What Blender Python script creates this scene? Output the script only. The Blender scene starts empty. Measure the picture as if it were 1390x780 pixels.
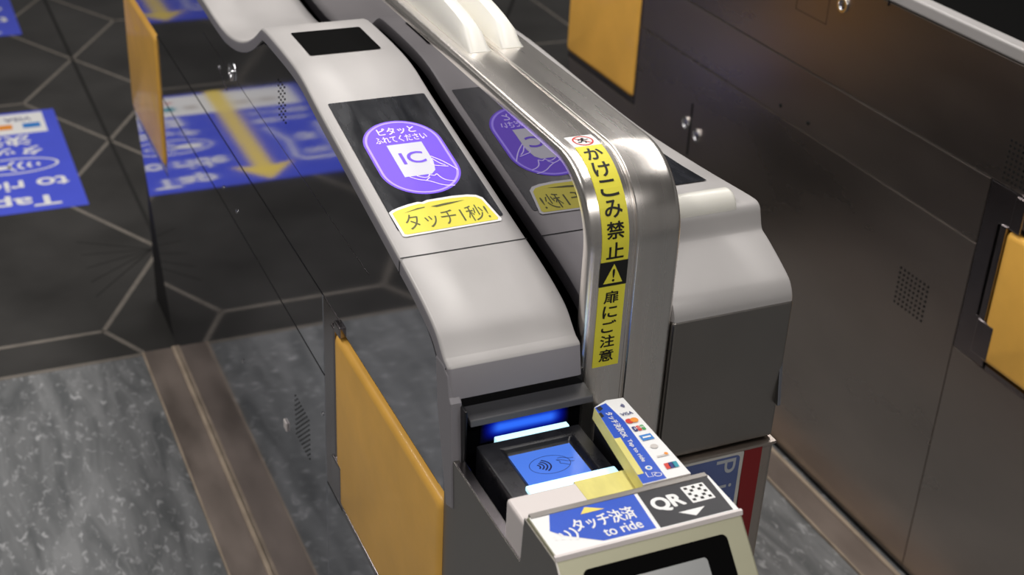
import bpy, bmesh, math, random
from mathutils import Vector, Matrix
random.seed(4)
scn = bpy.context.scene
COL = scn.collection

# ------------------------------------------------------------------ camera
FPX = 1889.83
CAM = (-0.45162, -2.70873, 1.65)
def cam_axes(yaw, pitch, roll):
    cy, sy, cp, sp = math.cos(yaw), math.sin(yaw), math.cos(pitch), math.sin(pitch)
    f = Vector((sy*cp, cy*cp, -sp)); r = Vector((cy, -sy, 0)); u = r.cross(f)
    c, s = math.cos(roll), math.sin(roll)
    return c*r + s*u, -s*r + c*u, f
R_, U_, F_ = cam_axes(0.439952, 0.502143, 0.0521080)
cd = bpy.data.cameras.new('camera'); cam = bpy.data.objects.new('camera', cd); COL.objects.link(cam)
cam.matrix_world = Matrix(((R_.x, U_.x, -F_.x, CAM[0]), (R_.y, U_.y, -F_.y, CAM[1]), (R_.z, U_.z, -F_.z, CAM[2]), (0, 0, 0, 1)))
cd.sensor_width = 36.0; cd.lens = FPX/1390*36; cd.clip_start = 0.05
cd.dof.use_dof = True; cd.dof.focus_distance = 1.55; cd.dof.aperture_fstop = 6.3
scn.camera = cam

# ------------------------------------------------------------------ world, lights, exposure
scn.view_settings.view_transform = 'Standard'; scn.view_settings.look = 'None'
scn.view_settings.gamma = 1.0; scn.view_settings.use_curve_mapping = False
scn.view_settings.exposure = 0.0
w = bpy.data.worlds.new('station_hall'); scn.world = w; w.use_nodes = True
bg = w.node_tree.nodes['Background']; bg.inputs[0].default_value = (0.80, 0.77, 0.74, 1); bg.inputs[1].default_value = 0.16
def area(name, loc, size, power, rot=(0, 0, 0), col=(1, 0.96, 0.92)):
    l = bpy.data.lights.new(name, 'AREA'); l.shape = 'RECTANGLE'; l.size, l.size_y = size; l.energy = power; l.color = col
    o = bpy.data.objects.new(name, l); COL.objects.link(o); o.location = loc; o.rotation_euler = rot
    return o
area('ceiling_lamp', (-1.3, -0.1, 3.12), (0.30, 3.4), 54)
area('ceiling_lamp', (0.45, -0.1, 3.12), (0.30, 3.4), 50)
area('ceiling_lamp', (2.2, -0.1, 3.12), (0.30, 3.4), 34)
area('ceiling_lamp', (-0.2, -4.0, 3.12), (3.4, 0.30), 62)

# ------------------------------------------------------------------ materials
def lin(c):
    return tuple(((v/255)/12.92 if v/255 <= 0.04045 else ((v/255+0.055)/1.055)**2.4) for v in c)
MATS = {}
def mat(name, rgb, metal=0.0, rough=0.4, emit=None, estr=0.0, noise=0.0, nscale=(8, 8, 8), rnoise=0.0, bump=0.0, bscale=60, coat=0.0, spec=0.5, sss=0.0):
    m = bpy.data.materials.new(name); m.use_nodes = True; nt = m.node_tree; b = nt.nodes['Principled BSDF']
    c = lin(rgb)
    b.inputs['Base Color'].default_value = (*c, 1); b.inputs['Metallic'].default_value = metal
    b.inputs['Roughness'].default_value = rough; b.inputs['Coat Weight'].default_value = coat
    b.inputs['Specular IOR Level'].default_value = spec
    if sss: b.inputs['Subsurface Weight'].default_value = sss; b.inputs['Subsurface Radius'].default_value = (0.01, 0.01, 0.008)
    if emit: b.inputs['Emission Color'].default_value = (*lin(emit), 1); b.inputs['Emission Strength'].default_value = estr
    if noise or rnoise or bump:
        tc = nt.nodes.new('ShaderNodeTexCoord'); mp = nt.nodes.new('ShaderNodeMapping'); mp.inputs['Scale'].default_value = nscale
        nt.links.new(tc.outputs['Object'], mp.inputs['Vector'])
        n = nt.nodes.new('ShaderNodeTexNoise'); n.inputs['Scale'].default_value = 1.0; n.inputs['Detail'].default_value = 6
        nt.links.new(mp.outputs[0], n.inputs['Vector'])
        if noise:
            r = nt.nodes.new('ShaderNodeMapRange'); r.inputs['From Min'].default_value = 0.3; r.inputs['From Max'].default_value = 0.7
            r.inputs['To Min'].default_value = 1-noise; r.inputs['To Max'].default_value = 1+noise
            nt.links.new(n.outputs['Fac'], r.inputs['Value'])
            mx = nt.nodes.new('ShaderNodeVectorMath'); mx.operation = 'SCALE'; mx.inputs[0].default_value = c
            nt.links.new(r.outputs[0], mx.inputs['Scale']); nt.links.new(mx.outputs[0], b.inputs['Base Color'])
        if rnoise:
            r = nt.nodes.new('ShaderNodeMapRange'); r.inputs['From Min'].default_value = 0.3; r.inputs['From Max'].default_value = 0.7
            r.inputs['To Min'].default_value = max(0.02, rough-rnoise); r.inputs['To Max'].default_value = rough+rnoise
            nt.links.new(n.outputs['Fac'], r.inputs['Value']); nt.links.new(r.outputs[0], b.inputs['Roughness'])
        if bump:
            n2 = nt.nodes.new('ShaderNodeTexNoise'); n2.inputs['Scale'].default_value = bscale; n2.inputs['Detail'].default_value = 4
            nt.links.new(tc.outputs['Object'], n2.inputs['Vector'])
            bp = nt.nodes.new('ShaderNodeBump'); bp.inputs['Strength'].default_value = bump; bp.inputs['Distance'].default_value = 0.002
            nt.links.new(n2.outputs['Fac'], bp.inputs['Height']); nt.links.new(bp.outputs[0], b.inputs['Normal'])
    MATS[name] = m
    return m
mat('polished_steel', (176, 177, 184), 1.0, 0.055, noise=0.05, nscale=(3, 3, 3), rnoise=0.015)
mat('satin_steel', (186, 176, 168), 1.0, 0.30, noise=0.10, nscale=(3, 2, 5), rnoise=0.05)
mat('frame_steel', (150, 144, 146), 1.0, 0.22, rnoise=0.05, nscale=(6, 6, 6))
mat('rail_steel', (236, 231, 226), 1.0, 0.27, noise=0.04, nscale=(60, 2, 2), rnoise=0.02)
mat('divider_mirror', (128, 126, 132), 1.0, 0.02)
mat('bright_steel', (235, 235, 238), 1.0, 0.15)
mat('visor_grey', (86, 86, 90), 0.0, 0.35)
mat('front_steel', (150, 146, 142), 1.0, 0.36, noise=0.08, nscale=(5, 5, 5), rnoise=0.04)
mat('olive_steel', (168, 166, 142), 0.45, 0.42, noise=0.05, nscale=(4, 30, 30))
mat('silver_paint', (180, 177, 176), 0.10, 0.42, noise=0.04, nscale=(12, 9, 12), rnoise=0.08)
mat('trim_grey', (138, 135, 140), 0.0, 0.42)
mat('core_black', (14, 14, 15), 0.0, 0.6)
mat('black_plastic', (20, 20, 22), 0.0, 0.32)
mat('black_gloss', (8, 8, 10), 0.0, 0.08)
mat('reader_black', (26, 26, 31), 0.0, 0.30, noise=0.2, nscale=(60, 60, 60), rnoise=0.06)
mat('panel_black', (26, 28, 34), 0.0, 0.25, noise=0.35, nscale=(60, 14, 20), rnoise=0.08, spec=0.25)
mat('display_black', (7, 7, 7), 0.0, 0.6, spec=0.03)
mat('yellow_pad', (248, 190, 86), 0.0, 0.42, noise=0.10, nscale=(9, 9, 9), bump=0.6, bscale=13, coat=0.15)
mat('yellow_sticker', (238, 228, 70), 0.0, 0.45)
mat('yellow_arrow', (248, 220, 105), 0.0, 0.5)
mat('yellow_tape', (226, 216, 128), 0.0, 0.4, noise=0.12, nscale=(60, 20, 60))
mat('white_print', (240, 240, 240), 0.0, 0.5)
mat('black_print', (16, 16, 16), 0.0, 0.5)
mat('olive_print', (90, 88, 30), 0.0, 0.5)
mat('red_print', (214, 60, 48), 0.0, 0.5)
mat('label_blue', (36, 84, 200), 0.0, 0.35, noise=0.06, nscale=(30, 30, 30))
mat('floor_blue', (80, 94, 222), 0.0, 0.42, noise=0.05, nscale=(8, 8, 8))
mat('label_black', (40, 40, 46), 0.0, 0.38)
mat('print_navy', (40, 50, 120), 0.0, 0.5)
mat('print_orange', (240, 150, 50), 0.0, 0.5)
mat('print_teal', (40, 150, 170), 0.0, 0.5)
mat('print_green', (60, 160, 80), 0.0, 0.5)
mat('print_sky', (50, 130, 210), 0.0, 0.5)
mat('print_pale', (206, 200, 196), 0.0, 0.5)
mat('poster_blue', (84, 98, 146), 0.0, 0.3, noise=0.15, nscale=(10, 10, 14))
mat('poster_letter', (176, 180, 186), 0.0, 0.4)
mat('poster_red', (124, 12, 16), 0.0, 0.4)
mat('poster_white', (196, 194, 188), 0.0, 0.45, noise=0.1, nscale=(40, 40, 40))
mat('cream_plastic', (222, 214, 212), 0.0, 0.4)
mat('bumper_white', (244, 242, 234), 0.0, 0.38, sss=0.2)
mat('lamp_white', (226, 224, 216), 0.0, 0.25, sss=0.2)
mat('screen_grey', (150, 152, 152), 0.0, 0.2)
mat('ic_purple', (110, 70, 215), 0.0, 0.5, emit=(112, 76, 232), estr=0.30)
mat('ic_edge', (150, 120, 240), 0.0, 0.5, emit=(176, 160, 255), estr=0.62)
mat('ic_white', (205, 205, 214), 0.0, 0.5, emit=(230, 230, 245), estr=0.20)
mat('ic_line', (220, 205, 250), 0.0, 0.5, emit=(205, 190, 255), estr=0.45)
mat('screen_blue', (30, 60, 140), 0.0, 0.15, emit=(84, 130, 226), estr=0.8)
mat('screen_ink', (14, 24, 80), 0.0, 0.3)
mat('light_bar', (200, 230, 250), 0.0, 0.3, emit=(190, 240, 255), estr=1.0)

def grad_reflection():
    # light bar's reflection in the wall, painted as blue emission, brightest along its middle
    m = bpy.data.materials.new('blue_reflection'); m.use_nodes = True; nt = m.node_tree; b = nt.nodes['Principled BSDF']
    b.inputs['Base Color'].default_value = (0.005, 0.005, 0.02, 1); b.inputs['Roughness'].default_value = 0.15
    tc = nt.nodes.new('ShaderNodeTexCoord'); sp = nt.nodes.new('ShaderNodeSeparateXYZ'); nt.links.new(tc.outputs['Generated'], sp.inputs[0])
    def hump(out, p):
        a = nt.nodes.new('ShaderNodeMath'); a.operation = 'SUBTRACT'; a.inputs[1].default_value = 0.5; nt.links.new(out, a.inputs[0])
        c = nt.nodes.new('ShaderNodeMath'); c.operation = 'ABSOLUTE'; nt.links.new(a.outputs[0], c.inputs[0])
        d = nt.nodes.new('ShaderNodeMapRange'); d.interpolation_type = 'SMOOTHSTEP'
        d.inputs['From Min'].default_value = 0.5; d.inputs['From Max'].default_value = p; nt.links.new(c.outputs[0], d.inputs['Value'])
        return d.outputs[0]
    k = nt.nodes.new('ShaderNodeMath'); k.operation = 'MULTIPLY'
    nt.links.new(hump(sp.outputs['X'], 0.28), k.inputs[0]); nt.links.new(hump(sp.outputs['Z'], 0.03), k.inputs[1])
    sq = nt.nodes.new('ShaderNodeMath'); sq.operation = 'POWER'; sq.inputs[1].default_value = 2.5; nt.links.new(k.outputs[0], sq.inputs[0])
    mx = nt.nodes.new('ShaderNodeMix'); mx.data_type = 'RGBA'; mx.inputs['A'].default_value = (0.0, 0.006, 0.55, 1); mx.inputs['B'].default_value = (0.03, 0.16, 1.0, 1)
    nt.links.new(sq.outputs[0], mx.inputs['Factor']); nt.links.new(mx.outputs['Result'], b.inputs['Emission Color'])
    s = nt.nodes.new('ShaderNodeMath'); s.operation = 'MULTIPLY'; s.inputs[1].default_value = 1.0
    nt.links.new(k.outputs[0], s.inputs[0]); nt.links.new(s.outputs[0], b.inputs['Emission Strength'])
    MATS['blue_reflection'] = m
grad_reflection()

def floor_mats():
    m = bpy.data.materials.new('dark_tile'); m.use_nodes = True; nt = m.node_tree; b = nt.nodes['Principled BSDF']
    tc = nt.nodes.new('ShaderNodeTexCoord')
    n = nt.nodes.new('ShaderNodeTexNoise'); n.inputs['Scale'].default_value = 4; n.inputs['Detail'].default_value = 8; nt.links.new(tc.outputs['Object'], n.inputs['Vector'])
    cr = nt.nodes.new('ShaderNodeValToRGB'); cr.color_ramp.elements[0].position = 0.3; cr.color_ramp.elements[1].position = 0.75
    cr.color_ramp.elements[0].color = (0.028, 0.027, 0.026, 1); cr.color_ramp.elements[1].color = (0.060, 0.058, 0.056, 1)
    nt.links.new(n.outputs['Fac'], cr.inputs[0]); nt.links.new(cr.outputs[0], b.inputs['Base Color'])
    b.inputs['Roughness'].default_value = 0.38
    MATS['dark_tile'] = m
    m = bpy.data.materials.new('grey_marbled_floor'); m.use_nodes = True; nt = m.node_tree; b = nt.nodes['Principled BSDF']
    tc = nt.nodes.new('ShaderNodeTexCoord')
    def nz(scale, sc, det, dist=0.0):
        mp = nt.nodes.new('ShaderNodeMapping'); mp.inputs['Scale'].default_value = sc; nt.links.new(tc.outputs['Object'], mp.inputs[0])
        q = nt.nodes.new('ShaderNodeTexNoise'); q.inputs['Scale'].default_value = scale; q.inputs['Detail'].default_value = det; q.inputs['Distortion'].default_value = dist
        nt.links.new(mp.outputs[0], q.inputs['Vector']); return q
    a = nz(1.0, (20, 4.0, 8), 7, 1.2); c = nz(1.0, (75, 38, 60), 4, 0.8)
    r1 = nt.nodes.new('ShaderNodeValToRGB'); r1.color_ramp.elements[0].position = 0.32; r1.color_ramp.elements[1].position = 0.68
    r1.color_ramp.elements[0].color = (0.10, 0.106, 0.110, 1); r1.color_ramp.elements[1].color = (0.225, 0.231, 0.237, 1)
    nt.links.new(a.outputs['Fac'], r1.inputs[0])
    r2 = nt.nodes.new('ShaderNodeValToRGB'); r2.color_ramp.elements[0].position = 0.57; r2.color_ramp.elements[1].position = 0.72
    r2.color_ramp.elements[0].color = (0, 0, 0, 1); r2.color_ramp.elements[1].color = (0.22, 0.22, 0.225, 1)
    nt.links.new(c.outputs['Fac'], r2.inputs[0])
    ad = nt.nodes.new('ShaderNodeVectorMath'); ad.operation = 'ADD'; nt.links.new(r1.outputs[0], ad.inputs[0]); nt.links.new(r2.outputs[0], ad.inputs[1])
    nt.links.new(ad.outputs[0], b.inputs['Base Color']); b.inputs['Roughness'].default_value = 0.45
    MATS['grey_marbled_floor'] = m
floor_mats()
mat('ceiling_panel', (120, 118, 116), 0, 0.8)
mat('grout', (116, 110, 103), 0, 0.8, noise=0.15, nscale=(30, 30, 30))
mat('dark_joint', (22, 21, 20), 0, 0.7)
mat('sill_metal', (146, 134, 126), 0.6, 0.5, noise=0.18, nscale=(14, 5, 14), rnoise=0.1)
mat('sill_edge', (168, 152, 134), 0.0, 0.6, noise=0.25, nscale=(30, 14, 30))
mat('sill_joint', (60, 46, 36), 0.0, 0.8, noise=0.3, nscale=(30, 14, 30))

# ------------------------------------------------------------------ mesh builder
class MB:
    def __init__(s): s.v = []; s.f = []; s.m = []; s.names = []
    def mi(s, name):
        if name not in s.names: s.names.append(name)
        return s.names.index(name)
    def add(s, vs, fs, m):
        o = len(s.v); s.v += [tuple(p) for p in vs]; k = s.mi(m)
        for f in fs: s.f.append(tuple(i+o for i in f)); s.m.append(k)
    def prism(s, poly, fn, a, b, m):
        n = len(poly)
        vs = [fn(p, a) for p in poly] + [fn(p, b) for p in poly]
        fs = [tuple(range(n)), tuple(range(2*n-1, n-1, -1))] + [(i, i+n, (i+1) % n+n, (i+1) % n) for i in range(n)]
        s.add(vs, fs, m)
    def box(s, x0, x1, y0, y1, z0, z1, m):
        s.prism([(y0, z0), (y1, z0), (y1, z1), (y0, z1)], lambda p, x: (x, p[0], p[1]), x0, x1, m)
    def xprism(s, poly, x0, x1, m): s.prism(poly, lambda p, x: (x, p[0], p[1]), x0, x1, m)
    def disc(s, c, axis, r, h, m, n=20, dome=0.0):
        ax = Vector(axis).normalized(); t = ax.orthogonal().normalized(); b = ax.cross(t); c = Vector(c)
        prof = [(r, 0), (r, h*0.7), (r*0.88, h)] + ([(r*0.5, h+dome*0.75)] if dome else [])
        rings = [[c+(t*math.cos(2*math.pi*i/n)+b*math.sin(2*math.pi*i/n))*q+ax*e for i in range(n)] for q, e in prof]
        vs = [p for rr in rings for p in rr]; fs = []
        for k in range(len(rings)-1):
            for i in range(n): fs.append((k*n+i, k*n+(i+1) % n, (k+1)*n+(i+1) % n, (k+1)*n+i))
        vs.append(c+ax*(h+dome)); L = len(vs)-1; k = len(rings)-1
        for i in range(n): fs.append((k*n+i, k*n+(i+1) % n, L))
        fs.append(tuple(range(n-1, -1, -1)))
        s.add(vs, fs, m)
    def ring(s, c, axis, r0, r1, h, m, n=24):
        ax = Vector(axis).normalized(); t = ax.orthogonal().normalized(); b = ax.cross(t); c = Vector(c)
        prof = [(r1, 0), (r1, h*0.6), (r1*0.93+r0*0.07, h), (r0*0.9+r1*0.1, h), (r0, h*0.5), (r0, 0)]
        vs = [c+(t*math.cos(2*math.pi*i/n)+b*math.sin(2*math.pi*i/n))*q+ax*e for q, e in prof for i in range(n)]; fs = []
        P = len(prof)
        for k in range(P):
            for i in range(n): fs.append((k*n+i, k*n+(i+1) % n, ((k+1) % P)*n+(i+1) % n, ((k+1) % P)*n+i))
        s.add(vs, fs, m)
    def flat(s, mp, shp, m, layer=0):
        vs, fs = shp
        s.add([mp(p[0], p[1], layer+(p[2] if len(p) > 2 else 0)) for p in vs], fs, m)

WL = {}
def link(o, parent=None):
    COL.objects.link(o)
    if parent: o.parent = parent; o.matrix_parent_inverse = Matrix.Translation(-WL[parent.name])
def thing(name, loc, label, cat, group=None):
    o = bpy.data.objects.new(name, None); o.empty_display_size = 0.1; o.location = loc; link(o); WL[o.name] = Vector(loc)
    o['label'] = label; o['category'] = cat
    if group: o['group'] = group
    return o
def build(name, mb, parent=None, label=None, bevel=0.0, smooth=False, seg=2, recalc=True, cuts=None):
    me = bpy.data.meshes.new(name)
    c = Vector([(min(v[i] for v in mb.v)+max(v[i] for v in mb.v))/2 for i in range(3)])
    me.from_pydata([tuple(Vector(v)-c) for v in mb.v], [], mb.f)
    for n in mb.names: me.materials.append(MATS[n])
    for p, k in zip(me.polygons, mb.m): p.material_index = k
    if recalc or bevel:
        bm = bmesh.new(); bm.from_mesh(me)
        if bevel: bmesh.ops.remove_doubles(bm, verts=bm.verts, dist=1e-6)
        bmesh.ops.recalc_face_normals(bm, faces=bm.faces); bm.to_mesh(me); bm.free()
    if smooth:
        me.polygons.foreach_set('use_smooth', [True]*len(me.polygons)); me.set_sharp_from_angle(angle=math.radians(35))
    o = bpy.data.objects.new(name, me); o.location = c; link(o, parent); WL[o.name] = c
    if bevel:
        md = o.modifiers.new('bevel', 'BEVEL'); md.width = bevel; md.segments = seg; md.limit_method = 'ANGLE'; md.angle_limit = math.radians(40); md.harden_normals = False
    if label: o['label'] = label
    return o

# ------------------------------------------------------------------ flat shapes
def text2d(body, bold=0.0):
    cu = bpy.data.curves.new('lettering', 'FONT'); cu.body = body; cu.size = 1.0; cu.resolution_u = 4; cu.offset = bold
    ob = bpy.data.objects.new('lettering', cu); COL.objects.link(ob)
    dg = bpy.context.evaluated_depsgraph_get(); dg.update()
    me = bpy.data.meshes.new_from_object(ob.evaluated_get(dg))
    vs = [(v.co.x, v.co.y) for v in me.vertices]; fs = [tuple(p.vertices) for p in me.polygons]
    bpy.data.objects.remove(ob); bpy.data.curves.remove(cu); bpy.data.meshes.remove(me)
    return vs, fs
def fit(shape, u0, v0, u1, v1):
    vs, fs = shape
    if not vs: return shape
    a0 = min(v[0] for v in vs); a1 = max(v[0] for v in vs); b0 = min(v[1] for v in vs); b1 = max(v[1] for v in vs)
    return [(u0+(x-a0)/(a1-a0)*(u1-u0), v0+(y-b0)/(b1-b0)*(v1-v0)) for x, y in vs], fs
def txt(body, u0, v0, u1, v1, bold=0.0):
    # heavier strokes: the same outlines laid over each other a hair apart
    k = bold*(v1-v0)*0.9
    vs, fs = fit(text2d(body), u0+k, v0+k, u1-k, v1-k)
    if not k: return vs, fs
    V, F = [], []
    for n, (dx, dy) in enumerate(((0, 0), (k, 0), (-k, 0), (0, k), (0, -k), (k*.7, k*.7), (-k*.7, -k*.7), (k*.7, -k*.7), (-k*.7, k*.7))):
        o = len(V); V += [(x+dx, y+dy, 0.08*n) for x, y in vs]; F += [tuple(i+o for i in f) for f in fs]
    return V, F
def poly(pts): return list(pts), [tuple(range(len(pts)))]
def rect(u0, v0, u1, v1): return poly([(u0, v0), (u1, v0), (u1, v1), (u0, v1)])
def rr_pts(u0, v0, u1, v1, r, n=6):
    out = []
    for cx, cy, a in ((u1-r, v0+r, -90), (u1-r, v1-r, 0), (u0+r, v1-r, 90), (u0+r, v0+r, 180)):
        for i in range(n+1):
            t = math.radians(a+90*i/n); out.append((cx+r*math.cos(t), cy+r*math.sin(t)))
    return out
def rrect(u0, v0, u1, v1, r, n=6): return poly(rr_pts(u0, v0, u1, v1, r, n))
def ell(cx, cy, a, b, n=40): return [(cx+a*math.cos(2*math.pi*i/n), cy+b*math.sin(2*math.pi*i/n)) for i in range(n)]
def band(o, i):
    n = len(o); return o+i, [(k, (k+1) % n, n+(k+1) % n, n+k) for k in range(n)]
def stroke(pts, wd):
    vs = []; n = len(pts)
    for i, p in enumerate(pts):
        a = pts[max(0, i-1)]; b = pts[min(n-1, i+1)]; dx, dy = b[0]-a[0], b[1]-a[1]; l = math.hypot(dx, dy) or 1
        vs += [(p[0]-dy/l*wd/2, p[1]+dx/l*wd/2), (p[0]+dy/l*wd/2, p[1]-dx/l*wd/2)]
    return vs, [(2*i, 2*i+1, 2*i+3, 2*i+2) for i in range(n-1)]
def arc(cx, cy, a, b, t0, t1, n=14): return [(cx+a*math.cos(math.radians(t0+(t1-t0)*i/n)), cy+b*math.sin(math.radians(t0+(t1-t0)*i/n))) for i in range(n+1)]
def chaikin(p, k=2):
    for _ in range(k):
        q = [p[0]]
        for a, b in zip(p, p[1:]): q += [(a[0]*.75+b[0]*.25, a[1]*.75+b[1]*.25), (a[0]*.25+b[0]*.75, a[1]*.25+b[1]*.75)]
        p = q+[p[-1]]
    return p

# ================================================================== SETTING: floor and sills
fm = MB()
fm.box(-5, 6, 0.0, 9, -0.06, 0.0, 'dark_tile')
fm.box(-5, 6, -6, 0.0, -0.06, 0.0, 'grey_marbled_floor')
def strip(a, b, wd, m, z):
    dx, dy = b[0]-a[0], b[1]-a[1]; l = math.hypot(dx, dy); nx, ny = -dy/l*wd/2, dx/l*wd/2
    fm.add([(a[0]+nx, a[1]+ny, z), (a[0]-nx, a[1]-ny, z), (b[0]-nx, b[1]-ny, z), (b[0]+nx, b[1]+ny, z)], [(0, 1, 2, 3)], m)
GW = 0.0115
def clipy(a, b, lo=0.004):
    if a[1] < lo and b[1] < lo: return None
    if a[1] < lo: t = (lo-a[1])/(b[1]-a[1]); a = (a[0]+t*(b[0]-a[0]), lo)
    if b[1] < lo: t = (lo-b[1])/(a[1]-b[1]); b = (b[0]+t*(a[0]-b[0]), lo)
    return a, b
for k in range(-4, 2):
    cx = 0.065+0.8*k
    for j in range(-5, 4):
        A = (cx, 1.955-0.732*j); Lf = (cx-0.2, A[1]-0.366); Rt = (cx+0.2, A[1]-0.366); B = (cx, A[1]-0.732)
        for a, b in ((A, Lf), (A, Rt), (Lf, B), (Rt, B), (Rt, (cx+0.6, Rt[1]))):
            q = clipy(a, b)
            if q: strip(*q, GW, 'grout', 0.0003)
        for p in (A,):
            for d in (-0.10, -0.05, 0.0, 0.05, 0.10):
                q = clipy((p[0]-0.02, p[1]), (p[0]-0.19, p[1]-0.05+d*1.5))
                if q and j >= 2: strip(*q, 0.004, 'dark_joint', 0.0002)
    strip((cx, 0.53), (cx, 9), 0.010, 'dark_joint', 0.0004)
strip((1.857, 0.0), (1.857, 9), GW, 'grout', 0.0003); strip((1.30, 1.652), (4.0, 1.652), GW, 'grout', 0.0003)
strip((1.60, 1.85), (1.95, 2.45), 0.012, 'dark_joint', 0.0004)
strip((-5, -0.004), (6, -0.004), 0.012, 'grout', 0.0005)
flo = build('floor', fm); flo['kind'] = 'structure'
b = MB(); b.box(-5, 6, -6, 9, 3.16, 3.22, 'ceiling_panel'); cei = build('ceiling', b); cei['kind'] = 'structure'
def sill(name, x0, x1, inner, y0=-4.0):
    # low metal sill along the foot of a gate, dirty joint on the gate side
    s = MB()
    s.xprism([(y0, 0.0), (-0.004, 0.0), (-0.004, 0.006), (y0, 0.006)], x0, x1, 'sill_metal')
    o = x1 if inner > x0 else x0
    s.box(o-0.0045, o+0.0045, y0, -0.004, 0.0, 0.009, 'sill_edge'); e = x1 if inner > x0 else x0; e = x0 if inner > x0 else x1; s.box(e-0.002, e+0.002, y0, -0.004, 0.0, 0.0066, 'sill_edge')
    b = build(name, s, bevel=0.001); b['kind'] = 'structure'
sill('trim_1', -0.071, -0.004, 0.0); sill('trim_2', 0.992, 1.052, 1.06); sill('trim_3', 0.432, 0.497, 0.43)

# ================================================================== FLOOR STICKERS
def floor_sticker(label, yc):
    # 0.66 x 0.72 m, read by someone who walks towards the photographer, so it is turned half round
    cx, x0, x1 = -0.385, -0.72, -0.058
    ang = -0.006
    def mp(u, v, l):
        # u to the reader's right, v to the reader's up, centre at the sticker's centre
        return (cx-(u*math.cos(ang)-v*math.sin(ang)), yc-(u*math.sin(ang)+v*math.cos(ang)), 0.0007+0.0003*l)
    m = MB()
    H = 0.36
    m.add([mp(-0.327, -H, 0), (mp(0.33, -H, 0)), mp(0.33, H, 0), mp(-0.327, H, 0)], [(0, 1, 2, 3)], 'floor_blue')
    m.flat(mp, rect(-0.29, -0.345, 0.30, -0.185), 'white_print', 1)
    # yellow arrow, pointing to the reader's top
    m.flat(mp, poly([(0.028, -0.365), (0.085, -0.365), (0.085, 0.26), (0.150, 0.24), (0.055, 0.355), (-0.035, 0.24), (0.028, 0.26)]), 'yellow_arrow', 2)
    # left block
    m.flat(mp, txt('Tap', -0.262, 0.245, -0.085, 0.330, 0.03), 'white_print', 1)
    m.flat(mp, txt('to ride', -0.300, 0.150, -0.030, 0.222, 0.03), 'white_print', 1)
    o = ell(-0.165, 0.050, 0.125, 0.055); i = ell(-0.165, 0.050, 0.118, 0.048)
    m.flat(mp, band(o, i), 'white_print', 1)
    for k in range(4): m.flat(mp, stroke(arc(-0.245+0.014*k, 0.05, 0.012+0.012*k, 0.012+0.010*k, -50, 50), 0.009), 'white_print', 1)
    m.flat(mp, poly([(-0.10, 0.035), (-0.16, 0.045), (-0.165, 0.06), (-0.12, 0.07), (-0.08, 0.075), (-0.07, 0.04)]), 'white_print', 1)
    m.flat(mp, txt('タッチ', -0.258, -0.085, -0.06, -0.020, 0.03), 'white_print', 1)
    m.flat(mp, txt('決済', -0.235, -0.175, -0.085, -0.095, 0.03), 'white_print', 1)
    # brand strip
    for u, wd, c in ((-0.255, 0.06, 'print_sky'), (-0.18, 0.05, 'print_orange'), (-0.115, 0.05, 'print_teal'), (-0.045, 0.05, 'print_pale'), (0.12, 0.06, 'print_pale'), (0.20, 0.07, 'print_pale')):
        m.flat(mp, rect(u-wd/2+0.01, -0.262, u+wd/2, -0.225), c, 3)
    m.flat(mp, txt('VISA', -0.255, -0.312, -0.175, -0.285, 0.02), 'print_navy', 3)
    m.flat(mp, txt('JCB', -0.15, -0.312, -0.09, -0.285, 0.02), 'red_print', 3)
    # right block
    m.flat(mp, txt('タッチ決済', 0.115, -0.155, 0.30, -0.115, 0.03), 'white_print', 1)
    m.flat(mp, txt('専用', 0.115, -0.09, 0.19, -0.05, 0.03), 'white_print', 1)
    m.flat(mp, txt('only', 0.20, -0.09, 0.29, -0.055, 0.03), 'white_print', 1)
    m.flat(mp, stroke([(0.135, -0.02), (0.175, 0.10), (0.165, 0.22), (0.19, 0.245), (0.285, 0.245), (0.30, 0.22), (0.295, -0.02)], 0.014), 'white_print', 1)
    m.flat(mp, txt('QR', 0.205, 0.05, 0.265, 0.11, 0.03), 'white_print', 1)
    m.flat(mp, txt('Only', 0.20, 0.165, 0.275, 0.215, 0.03), 'white_print', 1)
    o = build('floor_sticker', m, recalc=False)
    o['label'] = label; o['category'] = 'sticker'; o['group'] = 'blue direction stickers on the floor'
floor_sticker('blue floor sticker reading Tap to ride, whole right edge in view beside the gate', 1.163)
floor_sticker('blue floor sticker in the top left corner, only its corner in view', 2.615)

# ================================================================== GATE SIDES
def speaker(root, P, N, y0, y1, z0, z1, ny, nz, r=0.0017):
    m = MB()
    for i in range(ny):
        for k in range(nz):
            m.disc(P(0.0005, y0+(y1-y0)*i/(ny-1), z0+(z1-z0)*k/(nz-1)), N, r, 0.0004, 'core_black', n=8)
    build('speaker_grille', m, root)
def screw(root, P, N, y, z, r=0.003, m='bright_steel'):
    b = MB(); b.disc(P(0.0005, y, z), N, r, 0.0012, m, n=12, dome=0.0006); build('screw', b, root, smooth=True)
def lock(root, P, N, y, z, s=1.0):
    b = MB(); b.ring(P(0.0006, y, z), N, 0.009*s, 0.014*s, 0.003, 'bright_steel'); b.disc(P(0.0006, y, z), N, 0.0088*s, 0.0015, 'bright_steel', n=20)
    o = build('lock', b, root, smooth=True)
    k = MB(); c = P(0.0025, y, z); k.disc(c, N, 0.0022*s, 0.0006, 'core_black', n=10); build('keyhole', k, o)
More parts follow.
